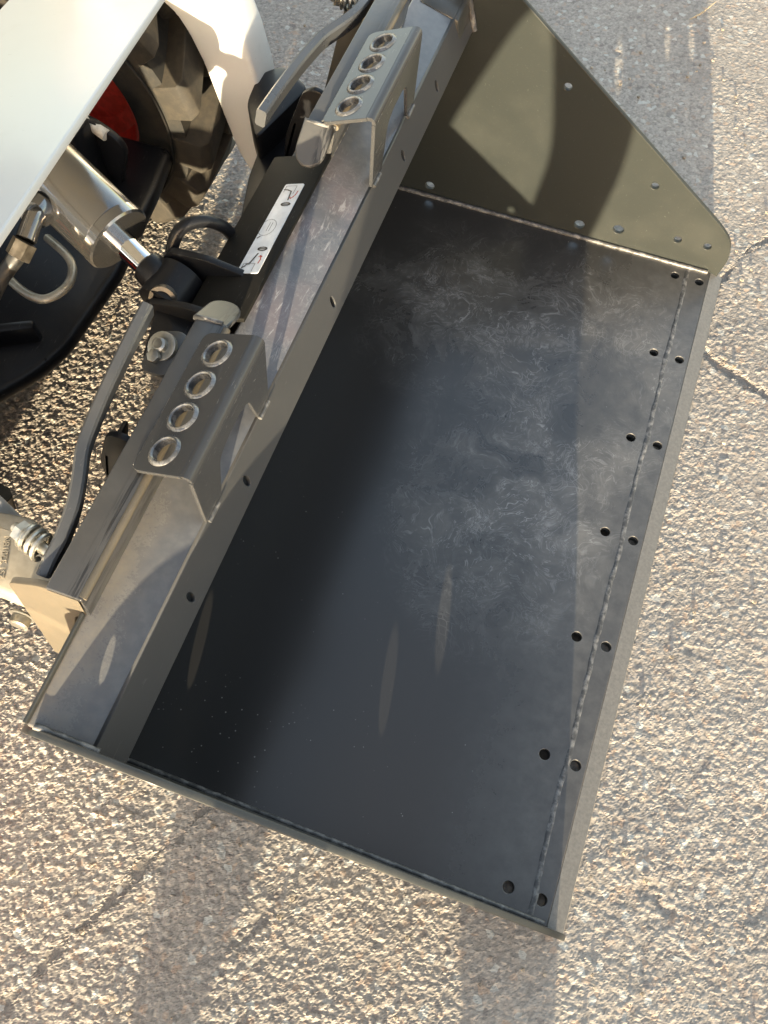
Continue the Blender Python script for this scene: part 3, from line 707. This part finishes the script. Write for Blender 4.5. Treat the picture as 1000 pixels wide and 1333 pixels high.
ink('pictogram', [[(.652, .012), (.670, .012), (.670, .030), (.652, .030)], [(.665, .027), (.668, .020)], [(.841, .012), (.862, .012), (.862, .029), (.846, .029)], ring(.757, .024, .020, .013), [(.748, .019), (.769, .019)], [(.748, .023), (.769, .023)]], M['ink'], .0007)
ink('pictogram', [[(.668, .026), (.671, .021), (.694, .016)], [(.660, .030), (.664, .026)], ring(.705, .013, .004, .007, 10), [(.705, .007), (.705, .019)], [(.731, .031), (.735, .028)], [(.852, .024), (.848, .017), (.826, .015)], [(.853, .03), (.852, .024)], ring(.815, .015, .004, .007, 10), [(.815, .009), (.815, .021)]], M['ink'], .0022)
ink('pictogram', [[(.671, .008), (.680, .007), (.689, .010)], [(.686, .007), (.689, .010), (.686, .012)], [(.848, .006), (.838, .007), (.829, .012)], [(.834, .0085), (.829, .012), (.833, .014)]], M['ink_red'], .0016)

# locking levers (mirrored about the bucket centre), each with pivot bolt, spring and nut
def lever(mir):
    f_ = (lambda p: Vector(p)) if not mir else (lambda p: Vector((p[0], 2*YC-p[1], p[2])))
    pth = [(-.806, .497, .606), (-.805, .44, .602), (-.802, .37, .597), (-.797, .31, .592), (-.791, .275, .590), (-.776, .235, .588), (-.766, .20, .585), (-.762, .16, .580), (-.764, .135, .574), (-.766, .118, .566)]
    b = MB(); b.sweep([f_(p) for p in smoothpath(pth, 4)], .0165, .030, (0.25, 0, 1)); lv = b.build('locking_lever', M['lever'], loader, angle=.5)
    ax_ = Vector((-1, .28*(-1 if mir else 1), .1)).normalized(); o = f_((-.772, .142, .576))
    b = MB(); b.lathe([(-.01, .008), (.050, .008), (.056, .006)], o, ax_, 14); b.build('pivot_bolt', M['zinc'], lv)
    b = MB(); b.lathe([(.036, .013), (.037, .0145), (.048, .0145), (.049, .013)], o, ax_, 6); b.build('hex_nut', M['zinc'], lv, angle=.4)
    b = MB(); u = ax_.orthogonal().normalized(); w = ax_.cross(u)
    b.tube([o+ax_*(.008+.026*i/40)+(u*math.cos(i*2*PI/15)+w*math.sin(i*2*PI/15))*.0165 for i in range(41)], .0034, 8); b.build('spring', M['zinc'], lv)
    b = MB(); b.lathe([(.032, .0155), (.0335, .018), (.0365, .018), (.0375, .0155)], o, ax_, 20); b.build('washer', M['zinc'], lv)
    return lv
M['lever'] = paint('lever_paint', base=(.062, .065, .070), rough=.24, dust=.15, scratch=1.0)
lever(False); lever(True)
# lever link plate and bolt beside the step
b = MB(); b.lathe([(0, .017), (.001, .0215), (.008, .0215), (.009, .0185), (.009, .011), (.017, .0105), (.019, .007)], (-.788, .479, .548), (-.1, -.35, .9), 20); b.build('bolt_head', M['zinc'], coup, angle=.5)
b = MB(); b.lathe([(0, .007), (.0005, .0095), (.009, .0095), (.010, .006)], (-.790, .458, .552), (-.1, -.35, .9), 6); b.build('bolt_head', M['zinc'], coup, angle=.4)
b = MB(); b.prism(rounded([(-.765, .435), (-.805, .435), (-.815, .50), (-.775, .515), (-.755, .50)], .012, 4), .540, .548, 'z', .002, 2); b.build('lever_bracket', M['lip'], coup, angle=.5)
b = MB(); b.prism(rounded([(-.76, .47), (-.775, .57), (-.86, .60), (-.83, .47)], .012, 4), .50, .512, 'z', .003, 2); b.build('pivot_gusset', M['black'], coup, angle=.5)
# near arm foot: pivot casting with stamped number, bolt
b = MB(); b.prism(rounded([(-.805, .118), (-.86, .100), (-1.00, .105), (-1.05, .19), (-.90, .215), (-.83, .19)], .014, 4), .36, .43, 'z', .008, 3)
pc = b.build('pivot_casting', M['casting'], loader, angle=.6)
tc = bpy.data.curves.new('t', 'FONT'); tc.body = '251 32018N'; tc.size = .013; tc.extrude = .0012; to = bpy.data.objects.new('t', tc); col.objects.link(to)
me = bpy.data.meshes.new_from_object(to.evaluated_get(bpy.context.evaluated_depsgraph_get())); bpy.data.objects.remove(to)
me.materials.clear()
ang = math.radians(112)
for v in me.vertices:
    x, y, z = v.co; v.co = Vector((-.888+x*math.cos(ang)-y*math.sin(ang), .118+x*math.sin(ang)+y*math.cos(ang), .4305+z))
addmesh('stamped_number', me, M['casting'], pc)
b = MB(); b.lathe([(0, .017), (.001, .021), (.004, .021), (.005, .014), (.006, .015), (.018, .015), (.020, .011)], (-.905, .10, .30), (.1, -1, .12), 18); b.build('bolt_head', M['zinc'], loader, angle=.4)

# wheels
def wheel(cx, yc, zc, Rw, half):
    e = bpy.data.objects.new('wheel', None); col.objects.link(e); e.location = (cx, yc, zc); e.parent = loader; e.matrix_parent_inverse = Matrix.Translation(-loader.location)
    def att(o): o.parent = e
    k = Rw/.38; h = half
    pr = [(-h*.80, .185*k), (-h*.98, .206*k), (-h*1.02, .262*k), (-h*1.0, .298*k), (-h*.94, .325*k), (-h*.84, .326*k), (-h*.55, .328*k), (0, .328*k), (h*.55, .328*k), (h*.84, .326*k), (h*.94, .325*k), (h*1.0, .298*k), (h*1.02, .262*k), (h*.98, .225*k), (h*.80, .205*k), (0, .185*k)]
    b = MB(); b.lathe(pr, (0, 0, 0), (0, 1, 0), 72, True); o = b.build('tyre', M['tyre'], None, angle=.7); att(o); ty = o
    b = MB()
    pr = [(-h*.86, .188*k), (-h*.92, .204*k), (-h*.84, .206*k), (-h*.80, .188*k), (-h*.62, .176*k), (-h*.30, .155*k), (-h*.18, .12*k), (-h*.22, .05*k), (-h*.22, .002), (h*.2, .002), (h*.2, .12*k), (h*.5, .19*k), (h*.8, .205*k), (h*.8, .2*k), (0, .186*k)]
    b.lathe(pr, (0, 0, 0), (0, 1, 0), 48, True); o = b.build('rim', M['red'], None, angle=.5); att(o)
    b = MB(); b.lathe([(-h*1.045, .288*k), (-h*1.06, .291*k), (-h*1.045, .294*k), (-h*.9, .291*k)], (0, 0, 0), (0, 1, 0), 64, True); o = b.build('sidewall_rib', M['tyre'], None); att(o)
    # lug block: bar from the shoulder to past the centre, raked
    def lug(sg):
        b = MB(); n = 9; vs = []; fs = []
        for i in range(n+1):
            t = i/n; y = sg*(h*1.0-(h*1.12)*t); a0 = .05-.26*t; wd = (.235-.05*t)
            rt = (.380-.002*t)*k if i > 0 else .362*k; rb_ = .318*k if i > 0 else .292*k
            for da, r in ((-wd*.56, rb_), (-wd*.48, rt), (wd*.48, rt), (wd*.56, rb_)):
                A = a0+da; vs.append((math.sin(A)*r, y, math.cos(A)*r))
        for i in range(n):
            for j in range(3): fs.append((4*i+j, 4*i+j+1, 4*i+5+j, 4*i+4+j))
        fs.append((0, 1, 2, 3)); fs.append((4*n+3, 4*n+2, 4*n+1, 4*n)); b.add(vs, fs)
        me = bpy.data.meshes.new('tread_lug'); me.from_pydata([tuple(v) for v in b.v], [], b.f); me.update()
        bm = bmesh.new(); bm.from_mesh(me); bmesh.ops.recalc_face_normals(bm, faces=bm.faces[:])
        bmesh.ops.bevel(bm, geom=bm.edges[:], offset=.0018, segments=1, profile=.5, affect='EDGES'); bm.to_mesh(me); bm.free()
        me.materials.append(M['lug'])
        bm = bmesh.new(); bm.from_mesh(me)
        for f_ in bm.faces: f_.smooth = True
        for e_ in bm.edges:
            if len(e_.link_faces) == 2 and e_.calc_face_angle(0) > .45: e_.smooth = False
        bm.to_mesh(me); bm.free(); return me
    N = 15
    for sg in (-1, 1):
        me = lug(sg)
        for i in range(N):
            o = bpy.data.objects.new('tread_lug', me); col.objects.link(o); o.parent = e; o.rotation_euler = (0, 2*PI*(i+(.5 if sg > 0 else 0))/N, 0)
    return e
wheel(-1.385, 1.198, .316, .334, .118)
wheel(-1.385, .182, .316, .334, .118)

# ================================================================== PHOTOGRAPHER (outside the frame: throws the leg shadows, mirrored in the paint)
def person():
    e = thing('person', (-.15, -.72, GZ), 'person in dark jacket and trousers standing astride behind the near side plate, holding a phone', 'person')
    V = []; E = []; Rd = []
    def jt(p, r, parent=None):
        V.append(p); Rd.append(r if isinstance(r, tuple) else (r, r))
        if parent is not None: E.append((parent, len(V)-1))
        return len(V)-1
    y = -.72
    pel = jt((-.04, y, .93), (.155, .115)); w1 = jt((-.05, y+.01, 1.06), (.15, .11), pel); ch = jt((-.07, y+.03, 1.25), (.17, .125), w1); c2 = jt((-.085, y+.04, 1.37), (.15, .105), ch)
    nk = jt((-.10, y+.06, 1.47), (.058, .06), c2); hd0 = jt((-.105, y+.08, 1.53), (.066, .075), nk); hd1 = jt((-.11, y+.09, 1.61), (.078, .095), hd0); hd2 = jt((-.11, y+.085, 1.69), (.062, .075), hd1)
    def leg(hx, kx, fx, tx):
        a = jt((hx, y, .86), (.105, .11), pel); k = jt((kx, y+.03, .47), (.082, .085), a); c = jt(((kx+fx)/2, y+.01, .26), (.082, .085), k)
        an = jt((fx, y-.01, .085), (.088, .088), c); jt((fx-tx*.10, y-.02, GZ+.055), (.062, .06), an); jt((fx+tx*.62, y+.05, GZ+.055), (.060, .058), an); jt((fx+tx*1.15, y+.09, GZ+.045), (.050, .046), len(V)-1)
    leg(.055, .098, .060, .085); leg(-.150, -.295, -.385, -.115)
    hands = []
    def armf_(sx, ex_, hx, hy, hz):
        s0 = jt((sx, y+.03, 1.39), (.075, .075), c2); el = jt((ex_, y+.16, 1.16), (.055, .055), s0); w = jt((hx, hy, hz), (.031, .028), el)
        hands.append((w, Vector((hx, hy, hz))))
    armf_(.10, .12, -.10, -.22, 1.46); armf_(-.27, -.38, -.42, -.22, 1.46)
    for i, (w, p) in enumerate(hands):
        d = Vector((-.267, -.085, 1.53))-p; d.normalize(); pm = p+d*.075
        a = jt(tuple(pm), (.038, .022), w)
        for k in range(4):
            b0 = pm+Vector((0, .008, .034-.021*k)); f1 = b0+d*.035+Vector((0, .006, 0)); f2 = f1+d*.025*(1-.1*abs(k-1))+Vector((0, -.012, 0))
            j = jt(tuple(b0), .0095, a); j = jt(tuple(f1), .0088, j); jt(tuple(f2), .0075, j)
        j = jt(tuple(p+d*.04+Vector((0, -.02, .03))), .012, w); jt(tuple(p+d*.085+Vector((0, -.035, .04))), .0095, j)
    me = bpy.data.meshes.new('body'); me.from_pydata(V, E, []); me.update()
    o = bpy.data.objects.new('body', me); col.objects.link(o)
    md = o.modifiers.new('skin', 'SKIN'); md.use_smooth_shade = True
    for sv, r in zip(me.skin_vertices[0].data, Rd): sv.radius = r
    me.skin_vertices[0].data[0].use_root = True
    sb = o.modifiers.new('sub', 'SUBSURF'); sb.levels = 2; sb.render_levels = 2
    dg = bpy.context.evaluated_depsgraph_get(); m2 = bpy.data.meshes.new_from_object(o.evaluated_get(dg)); bpy.data.objects.remove(o)
    m2.materials.clear()
    for mt in (simple('skin', (.42, .26, .18), .5, nz=.06), simple('jacket_cloth', (.055, .045, .036), .8, nz=.25, sc=90), simple('trouser_cloth', (.05, .055, .07), .85, nz=.2, sc=120), simple('boot_leather', (.10, .07, .045), .6)): m2.materials.append(mt)
    for p in m2.polygons:
        c = p.center; p.use_smooth = True
        if c.z < .07: p.material_index = 3
        elif c.z < .93: p.material_index = 2
        elif c.y > -.265 or (c.z > 1.475 and abs(c.x+.105) < .13 and c.y < -.5): p.material_index = 0
        else: p.material_index = 1
    b = bpy.data.objects.new('body', m2); col.objects.link(b); attach(b, e)
    # hair, and a face in relief
    hb = MB(); hb.lathe([(-.015, .096), (.03, .098), (.065, .083), (.09, .052), (.10, .01)], (-.11, y+.078, 1.665), (0, -.25, 1), 20); hb.build('hair', simple('brown_hair', (.05, .03, .018), .6, nz=.4, sc=200), e, angle=2)
    def fpart(nm, prof, o_, ax_, mt):
        q = MB(); q.lathe(prof, o_, ax_, 12); q.build(nm, mt, e, angle=2)
    sk = m2.materials[0]; eye = simple('eye', (.05, .04, .03), .1)
    fpart('nose', [(0, .014), (.012, .012), (.024, .004)], (-.11, y+.168, 1.605), (0, 1, -.3), sk)
    fpart('mouth', [(-.004, .022), (.004, .02)], (-.11, y+.160, 1.553), (0, 1, 0), simple('lips', (.35, .16, .13), .5))
    for s in (-1, 1):
        fpart('ear', [(-.004, .016), (.006, .02), (.014, .012)], (-.11+s*.084, y+.085, 1.60), (s, 0, 0), sk)
        fpart('eye', [(-.004, .010), (.004, .008), (.007, .003)], (-.11+s*.034, y+.165, 1.63), (0, 1, 0), eye)
    me = plate_mesh(rounded([(-.036, -.074), (.036, -.074), (.036, .074), (-.036, .074)], .010, 5), [], .008, .002)
    pb = MB(); off = C_-F_*.016
    pb.addme(me, lambda c: off+R_*(c.y)+D_*(c.x)*1.0+F_*c.z); ph = pb.build('phone', simple('black_phone', (.015, .015, .016), .2), None)
    tag(ph, 'black phone held in both hands above the near side plate', 'phone')
person()

# ================================================================== LOOSE BITS
rg = random.Random(11)
def on_ground(n, area, smin, smax, name, mats):
    b = MB()
    for _ in range(n):
        x = rg.uniform(*area[0]); y = rg.uniform(*area[1])
        if -.92 < x < .06 and -.06 < y < 1.44: continue
        s = rg.uniform(smin, smax); vs = []
        for k in range(8):
            a = 2*PI*k/4; z = 0 if k < 4 else s*.9; r = s*rg.uniform(.6, 1.1); vs.append((x+math.cos(a+k*.3)*r, y+math.sin(a+k*.3)*r, GZ-.001+z))
        b.add(vs, [(0, 1, 5, 4), (1, 2, 6, 5), (2, 3, 7, 6), (3, 0, 4, 7), (4, 5, 6, 7)])
    o = b.build(name, mats, None, angle=None); return o
o = on_ground(700, ((-2.2, .7), (-.7, 2.8)), .002, .0055, 'loose_grit', simple('grit', (.36, .30, .23), .85, nz=.5, sc=40)); o['kind'] = 'stuff'; o['label'] = 'loose grit scattered over the worn asphalt'
b = MB(); b.tube([(-.20, 2.30, GZ+.006), (-.17, 2.34, GZ+.010), (-.145, 2.40, GZ+.007)], .0022, 6, True, [.0015, .0025, .001]); o = b.build('twig', simple('dry_twig', (.42, .34, .22), .7)); tag(o, 'thin dry twig on the asphalt beyond the far side plate', 'twig')
